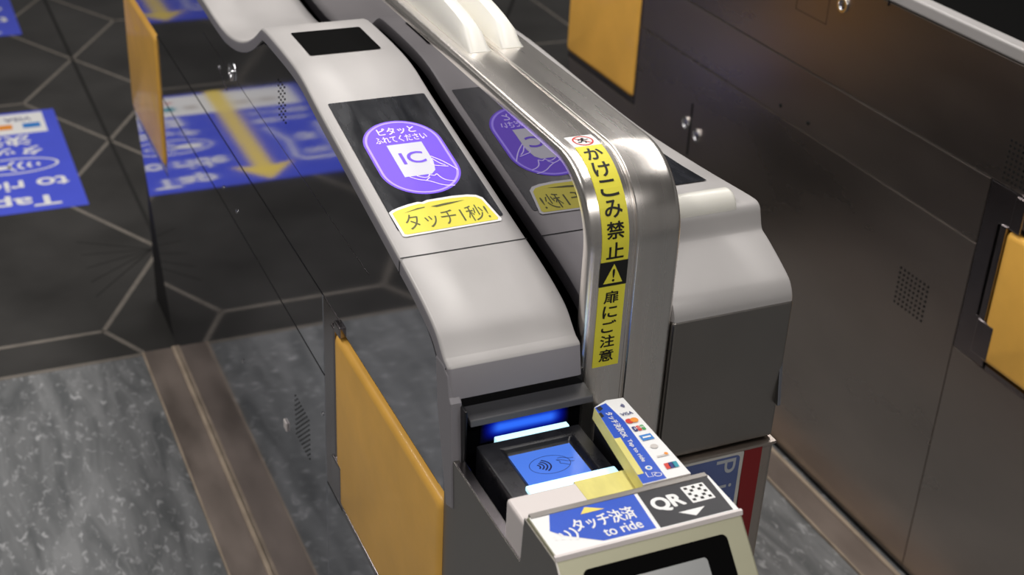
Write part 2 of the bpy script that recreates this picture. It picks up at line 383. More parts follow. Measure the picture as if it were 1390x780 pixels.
def side(root, P, N, q, steel, ends=(0, 1)):
    """one flank: P(d, y, z) gives a point d metres out of the flank plane; q holds the panel lines"""
    g = 0.0008
    zA, zB, yD, ft, fb, top = q['zA'], q['zB'], q['yD'], q['ft'], q['fb'], q['top']
    def pan(name, pts, d0=-0.005, d1=0.0, m=steel, bev=0.0012, label=None):
        b = MB(); b.prism(pts, lambda p, d: P(d, p[0], p[1]), d0, d1, m)
        return build(name, b, root, label, bevel=bev)
    yF = yD-0.075            # frame beside the near flap ends here
    up = pan('upper_side_panel', [(-1.606, ft+0.012), (yF, ft+0.012), (yF, zA+g), (0.262, zA+g)] + list(top))
    pan('strip_panel', [(yD+g, zB+g), (-0.09, zB+g), (-0.09, zA-g), (yD+g, zA-g)])
    dr = pan('access_door', [(yD+g, 0.012), (0.0, 0.012), (0.262, fb-0.012), (-0.088, fb-0.012), (-0.088, zB-g), (yD+g, zB-g)])
    pan('flap_frame', [(yD-g, fb-0.012), (yD-g, zA-g), (yF-0.001, zA-g), (yF-0.001, ft), (yD-0.035, ft), (yD-0.035, fb+0.065), (yF+0.002, fb+0.065), (yF+0.002, fb-0.012)], m='frame_steel')
    b = MB(); b.prism([(yD-0.044, fb+0.06), (yD-0.044, ft+0.004), (yD-0.058, ft+0.004), (yD-0.058, fb+0.06)], lambda p, d: P(d, p[0], p[1]), -0.02, 0.004, 'frame_steel')
    build('flap_guide', b, root, bevel=0.002)
    b = MB(); b.prism([(yD-0.045, fb+0.005), (yD-0.045, fb+0.066), (yD-0.082, fb+0.066), (yD-0.082, fb+0.005)], lambda p, d: P(d, p[0], p[1]), -0.02, 0.006, 'frame_steel')
    build('flap_bracket', b, root, bevel=0.002)
    b = MB(); b.prism([(yD-0.063, ft+0.003), (yD-0.063, zA-0.003), (yD-0.086, zA-0.003), (yD-0.086, ft+0.003)], lambda p, d: P(d, p[0], p[1]), -0.02, 0.005, 'frame_steel')
    build('flap_bracket', b, root, bevel=0.002)
    pan('lower_end_panel', [(-1.606, 0.012), (yD-g, 0.012), (yD-g, fb-0.014), (-1.606, fb-0.014)])
    b = MB(); b.prism([(yD-0.08, fb-0.013), (-1.606, fb-0.013), (-1.606, fb-0.003), (yD-0.08, fb-0.003)], lambda p, d: P(d, p[0], p[1]), -0.03, 0.002, 'frame_steel')
    build('flap_sill', b, root, bevel=0.001)
    # far flap frame
    pan('flap_frame', [(-0.089, fb-0.011), (0.263, fb-0.011), (0.263, fb+0.004), (-0.079, fb+0.004), (-0.079, zA-0.004), (-0.089, zA-0.004)], m='frame_steel')
    # padded doors, near and far, retracted into the flank
    for y0, y1, z0, z1 in [((yD-0.060, -1.607, fb, ft), (0.266, -0.078, fb+0.006, zA-0.006))[e] for e in ends]:
        a, c = min(y0, y1), max(y0, y1)
        f = MB(); n = 14
        pts = []
        ring = rr_pts(a, z0, c, z1, 0.010, 4)
        lay = [(-0.018, 0.0), (-0.002, 0.0), (0.0015, 0.0015), (0.004, 0.005), (0.005, 0.010)]
        cyy, czz = (a+c)/2, (z0+z1)/2
        rings = []
        for d, ins in lay:
            sx = 1-ins/((c-a)/2); sz = 1-ins/((z1-z0)/2)
            rings.append([P(d, cyy+(p[0]-cyy)*sx, czz+(p[1]-czz)*sz) for p in ring])
        N_ = len(ring); vs = [p for r in rings for p in r]; fs = []
        for k in range(len(rings)-1):
            for i in range(N_): fs.append((k*N_+i, k*N_+(i+1) % N_, (k+1)*N_+(i+1) % N_, (k+1)*N_+i))
        fs += [tuple(range(N_)), tuple(range(len(vs)-1, len(vs)-N_-1, -1))]
        f.add(vs, fs, 'yellow_pad')
        build('flap_door', f, root, 'yellow padded flap door', smooth=True)
    return up, dr

# ================================================================== CENTRE GATE
gate = thing('ticket_gate', (0.213, -0.67, 0), 'middle ticket gate with steel handrail, purple IC touch panel and card reader', 'ticket gate', 'ticket gates')
LX = lambda d, y, z: (-d, y, z)
RX = lambda d, y, z: (0.426+d, -1.34-y, z)

PROF = [(-0.68, 0.953), (-0.75, 0.963), (-0.81, 0.981), (-0.86, 1.004), (-0.895, 1.026), (-0.908, 1.033), (-0.94, 1.035), (-1.04, 1.035), (-1.10, 1.031), (-1.16, 1.016),
        (-1.25, 0.998), (-1.39, 0.970), (-1.465, 0.955), (-1.51, 0.946), (-1.548, 0.936), (-1.575, 0.926), (-1.591, 0.912), (-1.603, 0.904)]
FAR = [(0.254, 0.893), (0.250, 0.905), (0.235, 0.921), (0.205, 0.938), (0.181, 0.947), (0.177, 0.955), (0.168, 0.972), (0.155, 0.979), (0.03, 0.968), (-0.14, 0.957), (-0.4, 0.962), (-0.52, 0.962), (-0.6, 0.955)]
FULL = FAR+PROF
def deck_z(y):
    for a, b in zip(FULL, FULL[1:]):
        if b[0] <= y <= a[0]: return a[1]+(b[1]-a[1])*(y-a[0])/(b[0]-a[0])
    return 0.9
LIP = 0.017
def deck(root, name, prof, tf, W, label=None, tail=()):
    """a shell swept along prof; tf(e, y, z): e metres in from the outer edge"""
    p = chaikin(prof, 2)+list(tail)
    sec = [(0.0, -LIP), (0.0, -0.006), (0.0006, -0.0032), (0.0019, -0.0013), (0.0042, 0.0), (W*0.35, 0.0), (W*0.7, 0.0), (W-0.004, 0.0), (W-0.0012, -0.0012), (W, -0.004), (W, -LIP)]
    rows = []
    for i, q in enumerate(p):
        a = p[max(0, i-1)]; b = p[min(len(p)-1, i+1)]; dy, dz = b[0]-a[0], b[1]-a[1]; l = math.hypot(dy, dz)
        ny, nz = (dz/l, -dy/l) if prof[-1][0] < prof[0][0] else (-dz/l, dy/l)
        rows.append([tf(e, q[0]+ny*n, q[1]+nz*n) for e, n in sec])
    k = len(sec); vs = [v for r in rows for v in r]; fs = []
    for i in range(len(rows)-1):
        for j in range(k): fs.append((i*k+j, i*k+(j+1) % k, (i+1)*k+(j+1) % k, (i+1)*k+j))
    fs += [tuple(range(k)), tuple(range((len(rows)-1)*k+k-1, (len(rows)-1)*k-1, -1))]
    m = MB(); m.add(vs, fs, 'silver_paint')
    for f in range((len(rows)-1)*k):
        if f % k in (0, 1) or (tail and f//k >= len(rows)-2): m.m[f] = m.mi('trim_grey')
    return build(name, m, root, label, smooth=True)

# --- body
b = MB(); b.box(0.006, 0.420, -1.575, 0.235, 0.0, 0.885, 'core_black'); build('inner_frame', b, gate)
topl = [(y, deck_z(y)-LIP-0.0005) for y in (0.240, 0.20, 0.165, 0.03, -0.14, -0.4, -0.52, -0.6, -0.68, -0.75, -0.81, -0.86)]
topl += [(-0.915, 1.0120), (-0.94, 1.0165), (-1.04, 1.0175), (-1.095, 1.0140), (-1.155, 0.999), (-1.25, 0.980), (-1.39, 0.952), (-1.46, 0.9375), (-1.50, 0.930), (-1.54, 0.920), (-1.565, 0.905), (-1.579, 0.893), (-1.583, 0.86), (-1.600, 0.80)]
QL = dict(zA=0.755, zB=0.630, yD=-1.170, ft=0.733, fb=0.467, top=topl)
side(gate, LX, (-1, 0, 0), QL, 'polished_steel')
QR_ = dict(QL); QR_['top'] = [(y, z) for y, z in topl if y > -1.59] + [(-1.594, 0.86)]
side(gate, RX, (1, 0, 0), QR_, 'polished_steel', ends=(0,))
lock(gate, LX, (-1, 0, 0), -0.714, 0.900); screw(gate, LX, (-1, 0, 0), -0.627, 0.878); screw(gate, LX, (-1, 0, 0), -0.608, 0.662); screw(gate, LX, (-1, 0, 0), -0.697, 0.659)
screw(gate, LX, (-1, 0, 0), -0.679, 0.364, 0.004); screw(gate, LX, (-1, 0, 0), -1.158, 0.560, 0.003)
speaker(gate, LX, (-1, 0, 0), -0.985, -1.015, 0.935, 0.985, 4, 7); speaker(gate, LX, (-1, 0, 0), -1.016, -1.085, 0.434, 0.502, 8, 9)
b = MB(); b.xprism([(-0.950, 0.404), (-0.966, 0.404), (-0.966, 0.420), (-0.950, 0.420)], -0.003, 0.0, 'cream_plastic'); build('sticker_remnant', b, gate, 'small white scrap of sticker', bevel=0.002)
b = MB(); b.xprism([(-0.629, 0.8745), (-0.671, 0.8535), (-0.671, 0.8555), (-0.629, 0.8765)], -0.0006, 0.0, 'frame_steel'); build('slot', b, gate)
# faint full-length fold in the upper panel
b = MB(); b.xprism([(-1.36, 0.8805), (-0.52, 0.899), (-0.52, 0.8998), (-1.36, 0.8813)], -0.0003, 0.0, 'frame_steel'); build('panel_crease', b, gate)

# --- left deck
dk = deck(gate, 'deck_cover', FULL[:-1]+[(-1.599, 0.9065)], lambda e, y, z: (e-0.001, y, z), 0.150, tail=[(-1.608, 0.9035), (-1.6105, 0.9005), (-1.618, 0.868)])
b = MB(); b.xprism([(-1.577, 0.900), (-1.598, 0.9005), (-1.6095, 0.894), (-1.617, 0.871), (-1.622, 0.866), (-1.634, 0.742), (-1.616, 0.735), (-1.585, 0.84)], -0.0018, 0.011, 'trim_grey'); build('deck_skirt', b, gate, bevel=0.002)
SL = (1.016-0.955)/(-1.16+1.465)
NZ = math.hypot(1, SL)
def dmap(u, v, l):            # u across, v = y, on the sloping touch section
    h = 0.0006+0.00025*l
    return (u, v-SL/NZ*h, 1.016+SL*(v+1.16)+h/NZ)
b = MB()                      # seam across the deck
b.add([dmap(u, v, -1) for u, v in ((0.0, -1.4646), (0.149, -1.4646), (0.149, -1.4664), (0.0, -1.4664))], [(0, 1, 2, 3)], 'core_black')
b.add([(-0.0014, -1.4646-0.0005, 0.954), (-0.0014, -1.4664-0.0005, 0.9535), (-0.0014, -1.4664, 0.936), (-0.0014, -1.4646, 0.9365)], [(0, 1, 2, 3)], 'core_black')
build('deck_seam', b, gate, recalc=False)
b = MB(); b.add([(x, y, 1.0356) for x, y in rr_pts(0.028, -1.042, 0.125, -0.950, 0.003, 3)], [tuple(range(16))], 'display_black'); build('display_window', b, dk, 'black rectangular display window', recalc=False)
b = MB()
b.flat(dmap, rrect(0.0135, -1.421, 0.1395, -1.163, 0.003), 'panel_black', 0)
build('reader_glass', b, dk, 'scratched black glass of the touch reader', recalc=False)
# lit IC pad
b = MB(); cx, cy, hw, hh = 0.0765, -1.290, 0.047, 0.0735
def stad(k): return rr_pts(cx-hw+k, cy-hh+k, cx+hw-k, cy+hh-k, hw-k-0.0001, 16)
b.flat(dmap, poly(stad(-0.0015)), 'ic_purple', 1); b.flat(dmap, band(stad(0.0008), stad(0.0036)), 'ic_edge', 2)
b.flat(dmap, txt('ピタッと', 0.0525, -1.2440, 0.1000, -1.2290, 0.025), 'ic_line', 3)
b.flat(dmap, txt('ふれてください', 0.0440, -1.2600, 0.1090, -1.2465, 0.02), 'ic_line', 3)
b.flat(dmap, poly([(0.0545, -1.3285), (0.0545, -1.2640), (0.0985, -1.2640), (0.0985, -1.3050), (0.0945, -1.3220), (0.0880, -1.3285)]), 'ic_white', 2)
b.flat(dmap, txt('IC', 0.0625, -1.3050, 0.0915, -1.2820, 0.02), 'ic_purple', 3)
for pts in ([(0.0985, -1.2950), (0.108, -1.3060), (0.1155, -1.3180), (0.1205, -1.3280)], [(0.0985, -1.3000), (0.1040, -1.3110), (0.1095, -1.3160)], [(0.0985, -1.3010), (0.0935, -1.3080), (0.0965, -1.3140), (0.1030, -1.3160), (0.1120, -1.3190)],
            [(0.0600, -1.3290), (0.0680, -1.3365), (0.0770, -1.3400), (0.0830, -1.3440), (0.0930, -1.3530), (0.1060, -1.3560)], [(0.0690, -1.3290), (0.0760, -1.3345), (0.0820, -1.3340), (0.0845, -1.3290)], [(0.0845, -1.3300), (0.0890, -1.3335), (0.0930, -1.3300)],
            [(0.0930, -1.3300), (0.0960, -1.3400), (0.1010, -1.3450), (0.1090, -1.3480)], [(0.0770, -1.3400), (0.0800, -1.3370), (0.0830, -1.3350)]):
    b.flat(dmap, stroke(chaikin(pts, 2), 0.0014), 'ic_line', 3)
build('ic_touch_pad', b, dk, 'lit purple oval pad with white IC card held in a hand', recalc=False)
# torn yellow sticker
def smap(u, v, l): return dmap(u, v, 2+l)
b = MB()
top_edge = [(0.0140, -1.3880), (0.0190, -1.3845), (0.0270, -1.3815), (0.0400, -1.3780), (0.0520, -1.3760), (0.0570, -1.3775), (0.0640, -1.3750), (0.0800, -1.3745), (0.0950, -1.3740), (0.1130, -1.3755), (0.1230, -1.3785), (0.1285, -1.3850)]
outer = top_edge+[(0.1345, -1.4270), (0.1325, -1.4300), (0.0180, -1.4330), (0.0150, -1.4310)]
mx_, my_ = 0.0745, -1.4050
inner = [(mx_+(x-mx_)*0.945, my_+(y-my_)*0.87-0.0004) for x, y in outer]
b.flat(smap, poly(outer), 'white_print', 0); b.flat(smap, poly(inner), 'yellow_sticker', 1)
b.flat(smap, poly([(0.0300, -1.3930), (0.0480, -1.3875), (0.0570, -1.3870), (0.0560, -1.3885), (0.0430, -1.3905)]), 'olive_print', 2)
b.flat(smap, poly([(0.0640, -1.3880), (0.0820, -1.3855), (0.1060, -1.3850), (0.0900, -1.3880), (0.0700, -1.3905)]), 'olive_print', 2)
b.flat(smap, txt('タッチ1秒!', 0.0260, -1.4240, 0.1240, -1.3960, 0.0), 'olive_print', 2)
build('touch_sticker', b, dk, 'torn yellow sticker with handwritten style lettering on white backing', recalc=False)

# --- right deck (other direction), turned half round
RP = [(-1.594, 0.893), (-1.5925, 0.902), (-1.585, 0.914), (-1.576, 0.9205), (-1.55, 0.934), (-1.53, 0.9435), (-1.521, 0.9465), (-1.5165, 0.9495), (-1.512, 0.962), (-1.509, 0.971), (-1.504, 0.976), (-1.496, 0.9775), (-1.47, 0.9755), (-1.37, 0.966), (-1.2, 0.955), (-0.94, 0.962), (-0.82, 0.962), (-0.74, 0.955)] + [(-1.34-y, z) for y, z in PROF]
dr = deck(gate, 'deck_cover', RP, lambda e, y, z: (0.4265-e, y, z), 0.156)
b = MB(); b.xprism([(-1.5945, 0.708), (-1.5945, 0.893), (-1.56, 0.893), (-1.56, 0.708)], 0.2695, 0.4265, 'front_steel'); build('front_panel', b, gate, bevel=0.004, seg=3)
# black window on the right deck: follows the slope between -1.49 and -1.2
def rmap(u, v, l):
    z = 0.966+(v+1.37)*(-0.012/0.122) if v < -1.37 else 0.966+(v+1.37)*(-0.011/0.17)
    return (u, v, z+0.0012+0.0003*l)
b = MB(); b.flat(rmap, poly([(0.285, -1.425), (0.402, -1.425), (0.402, -1.37), (0.285, -1.37)]), 'panel_black', 0); b.flat(rmap, poly([(0.285, -1.37), (0.402, -1.37), (0.402, -1.205), (0.285, -1.205)]), 'panel_black', 0)
build('reader_glass', b, dr, 'dark glass window', recalc=False)
# white indicator lens across the edge
prof = [(-1.466, 0.974)] + [(-1.488+0.0195*math.cos(math.radians(t)), 0.9715+0.0195*math.sin(math.radians(t))) for t in range(30, 196, 10)] + [(-1.508, 0.960), (-1.48, 0.955)]
b = MB(); b.xprism(prof, 0.275, 0.394, 'lamp_white'); build('indicator_lens', b, dr, 'white translucent indicator lens', bevel=0.004, smooth=True, seg=3)

# --- polished divider under the handrail
def bend(y0, z0, r, t): return (y0-r*math.sin(t), z0+r*math.cos(t))
RB = 0.088
ZT, YF = 1.082, -1.5935
def rail_path():
    p = [(0.2535, 0.70)] + [(0.2535-RB+RB*math.sin(a), ZT-RB+RB*math.cos(a)) for a in [math.radians(90-9*i) for i in range(11)]]
    p += [(0.165-0.12*i, ZT) for i in range(1, 14)]
    p += [(YF+RB-RB*math.sin(a), ZT-RB+RB*math.cos(a)) for a in [math.radians(4.5*i) for i in range(21)]]
    p += [(YF, 0.95), (YF, 0.90), (YF, 0.85), (YF, 0.74)]
    return p
RPATH = rail_path()
def normals(p):
    out = []
    for i in range(len(p)):
        a = p[max(0, i-1)]; c = p[min(len(p)-1, i+1)]; dy, dz = c[0]-a[0], c[1]-a[1]; l = math.hypot(dy, dz); out.append((dz/l, -dy/l))
    return out
RN = normals(RPATH)
inner = [(q[0]-n[0]*0.011, q[1]-n[1]*0.011) for q, n in zip(RPATH, RN)]
b = MB(); b.xprism([q for q in inner if q[1] > 0.72]+[(YF+0.011, 0.72), (0.2425, 0.72)], 0.1580, 0.2690, 'divider_mirror'); build('divider_panel', b, gate, 'mirror polished steel divider')
# --- handrail
sec = [(0.1578, -0.012), (0.1578, -0.0070), (0.1590, -0.0038), (0.1615, -0.0014), (0.1660, 0.0), (0.2095, 0.0), (0.2108, -0.0010), (0.2116, -0.0032), (0.2144, -0.0032), (0.2152, -0.0010), (0.2165, 0.0), (0.2610, 0.0), (0.2655, -0.0014), (0.2680, -0.0038), (0.2692, -0.0070), (0.2692, -0.012)]
vs = []; k = len(sec)
for q, n in zip(RPATH, RN):
    for x, o in sec: vs.append((x, q[0]+n[0]*o, q[1]+n[1]*o))
fs = [(i*k+j, i*k+(j+1) % k, (i+1)*k+(j+1) % k, (i+1)*k+j) for i in range(len(RPATH)-1) for j in range(k)]
fs += [tuple(range(k)), tuple(range(len(vs)-1, len(vs)-k-1, -1))]
b = MB(); b.add(vs, fs, 'rail_steel'); rail = build('handrail', b, gate, 'double brushed steel handrail', smooth=True)
# bumpers on the rail
def bumper(x0, x1, y0, y1):
    n = 26; rows = []; L = y1-y0
    for i in range(n+1):
        t = i/n; s = t*L; e = min(s, L-s)
        h = 0.036*(1-(1-min(1, e/0.16))**2.6)*0.55+0.0155*min(1, e/0.006)+0.004*min(1, e/0.16)
        h = max(h, 0.0005)
        wt = 0.42
        cx = (x0+x1)/2; hw = (x1-x0)/2
        rows.append([(cx-hw, y0+s, ZT-0.0005), (cx-hw*0.99, y0+s, ZT+h*0.25), (cx-hw*0.80, y0+s, ZT+h*0.72), (cx-hw*(wt+0.12), y0+s, ZT+h*0.94), (cx-hw*wt*0.6, y0+s, ZT+h), (cx+hw*wt*0.6, y0+s, ZT+h), (cx+hw*(wt+0.12), y0+s, ZT+h*0.94), (cx+hw*0.80, y0+s, ZT+h*0.72), (cx+hw*0.99, y0+s, ZT+h*0.25), (cx+hw, y0+s, ZT-0.0005)])
    k = len(rows[0]); vs = [v for r in rows for v in r]
    fs = [(i*k+j, i*k+(j+1) % k, (i+1)*k+(j+1) % k, (i+1)*k+j) for i in range(n) for j in range(k)]
    fs += [tuple(range(k)), tuple(range(len(vs)-1, len(vs)-k-1, -1))]
    b = MB(); b.add(vs, fs, 'bumper_white'); build('sensor_cover', b, rail, 'white plastic sensor cover', smooth=True)
bumper(0.1765, 0.2070, -1.216, -0.62); bumper(0.2215, 0.2520, -1.212, -0.62)
# warning strip bent round the end of the rail
cum = [0.0]
for a, c in zip(RPATH, RPATH[1:]): cum.append(cum[-1]+math.hypot(c[0]-a[0], c[1]-a[1]))
def rail_at(s):
    for i in range(len(cum)-1):
        if cum[i] <= s <= cum[i+1]:
            t = (s-cum[i])/(cum[i+1]-cum[i]); q = [RPATH[i][j]*(1-t)+RPATH[i+1][j]*t for j in (0, 1)]; n = [RN[i][j]*(1-t)+RN[i+1][j]*t for j in (0, 1)]
            l = math.hypot(*n); return q, (n[0]/l, n[1]/l)
    return RPATH[-1], RN[-1]
S_END = cum[-1]
S_BOT = S_END-(0.856-0.74)
def wmap(u, v, l):            # u across from the strip's left edge, v downwards from its top edge is negative
    q, n = rail_at(S_BOT-0.2905-v); o = 0.0005+0.0003*l
    return (0.1725+u, q[0]+n[0]*o, q[1]+n[1]*o)
def slice_v(shape, step):
    bm = bmesh.new(); vv = [bm.verts.new((p[0], p[1], p[2] if len(p) > 2 else 0)) for p in shape[0]]
    for f in shape[1]:
        try: bm.faces.new([vv[i] for i in f])
        except ValueError: pass
    lo = min(p[1] for p in shape[0]); hi = max(p[1] for p in shape[0]); c = math.floor(lo/step)*step
    while c < hi:
        bmesh.ops.bisect_plane(bm, geom=bm.verts[:]+bm.edges[:]+bm.faces[:], plane_co=(0, c, 0), plane_no=(0, 1, 0)); c += step
    bm.verts.index_update(); out = [tuple(v.co) for v in bm.verts], [tuple(v.index for v in f.verts) for f in bm.faces]
    bm.free(); return out
b = MB(); WD = 0.0325
def wadd(shape, m, l): b.flat(wmap, slice_v(shape, 0.004), m, l)
wadd(rect(0, -0.026, WD, 0.0), 'white_print', 0)
wadd(rect(0.0005, -0.2905, WD-0.0005, -0.0255), 'yellow_sticker', 0.3)
wadd(band(ell(WD/2, -0.0130, 0.0115, 0.0115), ell(WD/2, -0.0130, 0.0098, 0.0098)), 'red_print', 1)
# running figure
wadd(poly(ell(0.0178, -0.0078, 0.0016, 0.0016, 10)), 'black_print', 1)
for pts, wd in (([(0.0172, -0.0096), (0.0152, -0.0135)], 0.0026), ([(0.0152, -0.0135), (0.0182, -0.0155), (0.0176, -0.0192)], 0.0017), ([(0.0152, -0.0135), (0.0128, -0.0165), (0.0092, -0.0165)], 0.0017), ([(0.0172, -0.0100), (0.0202, -0.0120), (0.0228, -0.0110)], 0.0014), ([(0.0170, -0.0100), (0.0132, -0.0098), (0.0112, -0.0122)], 0.0014)):
    wadd(stroke(pts, wd), 'black_print', 1.5)
wadd(stroke([(0.0088, -0.0062), (0.0240, -0.0205)], 0.0013), 'red_print', 1.2)
y = -0.0305
for ch in 'かけこみ禁止':
    wadd(txt(ch, 0.0060, y-0.0185, 0.0265, y, 0.025), 'black_print', 1); y -= 0.0221
wadd(rect(0.0, -0.1915, WD, -0.1625), 'black_print', 1)
wadd(poly([(0.0050, -0.1880), (0.0275, -0.1880), (0.01625, -0.1655)]), 'yellow_sticker', 2)
wadd(txt('!', 0.0148, -0.1862, 0.0178, -0.1712, 0.02), 'black_print', 3)
y = -0.1975
for ch in '扉にご注意':
    wadd(txt(ch, 0.0075, y-0.0150, 0.0250, y, 0.025), 'black_print', 1); y -= 0.0180
build('warning_strip', b, rail, 'yellow no rushing warning strip', recalc=False)

# --- reader bay at the near end
b = MB(); b.box(0.009, 0.1570, -1.604, -1.577, 0.735, 0.866, 'black_gloss'); build('bay_back', b, gate, 'glossy black bay wall')
b = MB(); b.xprism([(-1.603, 0.8475), (-1.6255, 0.8435), (-1.6275, 0.8365), (-1.603, 0.8385)], 0.019, 0.160, 'visor_grey'); vis = build('visor', b, gate, 'grey visor bar over the card reader', bevel=0.001)
b = MB(); b.box(0.040, 0.143, -1.6052, -1.604, 0.797, 0.829, 'blue_reflection'); build('light_bar_reflection', b, gate, 'painted blue reflection of the light bar')  # no lamp: glowing panel painted as the light bar's reflection in the wall
cab = MB()
cab.xprism([(-1.606, 0.012), (-1.606, 0.800), (-1.802, 0.800), (-1.802, 0.012)], 0.0, 0.007, 'front_steel')
cab.box(0.0005, 0.0115, -1.800, -1.634, 0.7965, 0.8010, 'frame_steel')
cab.box(0.007, 0.190, -1.800, -1.606, 0.012, 0.745, 'core_black')
cab.box(0.186, 0.190, -1.800, -1.606, 0.745, 0.800, 'front_steel')
cb = build('reader_cabinet', cab, gate, bevel=0.0008)
b = MB(); b.box(0.009, 0.0125, -1.634, -1.606, 0.745, 0.862, 'black_plastic'); build('bay_cheek', b, gate, bevel=0.001)
# contactless reader
rd = MB()
zt = 0.820
def frame_ring(m, outer, inn, z0, z1, zi, mtl):
    (a0, a1, b0, b1), (c0, c1, d0, d1) = outer, inn
    vs = [(a0, b0, z0), (a1, b0, z0), (a1, b1, z0), (a0, b1, z0), (a0, b0, z1), (a1, b0, z1), (a1, b1, z1), (a0, b1, z1), (c0, d0, z1), (c1, d0, z1), (c1, d1, z1), (c0, d1, z1), (c0+.004, d0+.004, zi), (c1-.004, d0+.004, zi), (c1-.004, d1-.004, zi), (c0+.004, d1-.004, zi)]
    fs = [(0, 3, 2, 1)]
    for i in range(4):
        j = (i+1) % 4; fs += [(i, j, 4+j, 4+i), (4+i, 4+j, 8+j, 8+i), (8+i, 8+j, 12+j, 12+i)]
    fs.append((12, 13, 14, 15)); m.add(vs, fs, mtl)
frame_ring(rd, (0.0215, 0.1385, -1.752, -1.637), (0.044, 0.1235, -1.7165, -1.651), 0.745, zt, zt-0.007, 'reader_black')
ro = build('contactless_reader', rd, gate, 'black contactless card reader', bevel=0.002)
def lmap(u, v, l): return (u, v, zt-0.0066+0.0003*l)
b = MB(); b.flat(lmap, rect(0.049, -1.7115, 0.1185, -1.657), 'screen_blue', 0)
cx, cy = 0.0835, -1.6845
b.flat(lmap, band(ell(cx, cy, 0.0225, 0.0150), ell(cx, cy, 0.0219, 0.0144)), 'screen_ink', 1)
for k_ in range(4): b.flat(lmap, stroke(arc(cx-0.0165, cy, 0.0055+0.0038*k_, 0.0040+0.0026*k_, -52, 52), 0.0017), 'screen_ink', 1)
for pts in ([(0.0925, -1.6795), (0.0985, -1.6815), (0.1045, -1.6860), (0.1100, -1.6870)], [(0.0925, -1.6795), (0.0960, -1.6830), (0.0935, -1.6860), (0.0980, -1.6880), (0.1025, -1.6915)], [(0.0950, -1.6770), (0.1010, -1.6775), (0.1060, -1.6810), (0.1110, -1.6815)]):
    b.flat(lmap, stroke(chaikin(pts, 1), 0.0007), 'screen_ink', 1)
build('reader_screen', b, ro, 'lit blue screen', recalc=False)
b = MB(); b.box(0.045, 0.128, -1.6372, -1.6290, zt-0.010, zt+0.0006, 'light_bar'); build('light_bar', b, ro, 'glowing pale light bar', bevel=0.0008)
b = MB(); b.box(0.0385, 0.1370, -1.7440, -1.7215, zt-0.004, zt+0.0045, 'light_bar'); build('light_bar', b, ro, 'glowing pale light bar', bevel=0.0015)
# cream ledge
b = MB(); b.box(0.002, 0.128, -1.800, -1.7560, 0.790, 0.8445, 'cream_plastic'); led = build('ledge_cover', b, gate, 'cream plastic ledge', bevel=0.004, seg=3)
b = MB(); b.xprism([(-1.7548, 0.836), (-1.7560, 0.8448), (-1.800, 0.8452), (-1.800, 0.8447), (-1.7563, 0.8443), (-1.7553, 0.836)], 0.073, 0.1295, 'yellow_tape'); build('tape', b, led, 'yellowed adhesive tape')
# card brand sign: a low folded box beside the reader
zc = 0.860
tp = [(0.1385, -1.6680), (0.1560, -1.6600), (0.1750, -1.6620), (0.1750, -1.8010), (0.1230, -1.8010), (0.1310, -1.7350)]
bt = [(0.1355, -1.6710), (0.1550, -1.6600), (0.1765, -1.6610), (0.1765, -1.8010), (0.1205, -1.8010), (0.1280, -1.7350)]
zb = [0.849, 0.847, 0.847, 0.847, 0.849, 0.849]
b = MB(); n = len(tp)
b.add([(x, y, zc) for x, y in tp]+[(x, y, z) for (x, y), z in zip(bt, zb)]+[(x, y, 0.79) for x, y in bt], [tuple(range(n))], 'white_print')
b.add([(x, y, zc) for x, y in tp]+[(x, y, z) for (x, y), z in zip(bt, zb)], [(0, 1, n+1, n), (1, 2, n+2, n+1), (2, 3, n+3, n+2), (3, 4, n+4, n+3)], 'cream_plastic')
b.add([(x, y, zc) for x, y in tp]+[(x, y, z) for (x, y), z in zip(bt, zb)], [(4, 5, n+5, n+4), (5, 0, n, n+5)], 'yellow_tape')
b.add([(x, y, z) for (x, y), z in zip(bt, zb)], [tuple(range(n-1, -1, -1))], 'cream_plastic'); b.box(0.1430, 0.1750, -1.799, -1.664, 0.745, 0.8485, 'black_plastic')
cs = build('card_sign', b, gate, 'blue and white sign of accepted cards')
def cmap(u, v, l): return (u, v, zc+0.0003+0.00025*l)
b = MB()
b.flat(cmap, poly([(0.1385, -1.6690), (0.1530, -1.6650), (0.1560, -1.7000), (0.1490, -1.8000), (0.1232, -1.8000), (0.1312, -1.7350)]), 'label_blue', 0)
b.flat(cmap, poly([(0.1395, -1.6700), (0.1450, -1.6680), (0.1455, -1.6735), (0.1400, -1.6770)]), 'black_print', 1)
b.flat(cmap, poly([(0.1370, -1.6800), (0.1405, -1.6790), (0.1405, -1.6860), (0.1365, -1.6880)]), 'black_print', 1)
b.flat(cmap, poly([(0.1315, -1.7250), (0.1385, -1.7250), (0.1320, -1.7860), (0.1250, -1.7860)]), 'yellow_tape', 1)
def vmap(u, v, l): return cmap(0.1510-0.00035*(u*100)/10+v-0.065*u, -1.6790-u, l)   # reads downwards along the sign
def vmap(u, v, l): return cmap(0.1425+v-0.075*u, -1.6815-u, l)
b.flat(vmap, txt('タッチ決済OK', 0.0, 0.001, 0.046, 0.0085, 0.02), 'white_print', 2)
b.flat(vmap, txt('Tap to ride', 0.050, 0.002, 0.088, 0.0080, 0.02), 'white_print', 2)
b.flat(cmap, poly(ell(0.1405, -1.7800, 0.0035, 0.0035, 18)), 'white_print', 2); b.flat(cmap, poly(ell(0.1405, -1.7800, 0.0018, 0.0018, 12)), 'print_sky', 3)
b.flat(cmap, stroke([(0.1340, -1.7850), (0.1330, -1.7930), (0.1385, -1.7935), (0.1390, -1.7880), (0.1440, -1.7890)], 0.0008), 'white_print', 2)
b.flat(cmap, band(ell(0.1440, -1.7925, 0.0040, 0.0030, 16), ell(0.1440, -1.7925, 0.0032, 0.0022, 16)), 'white_print', 2)
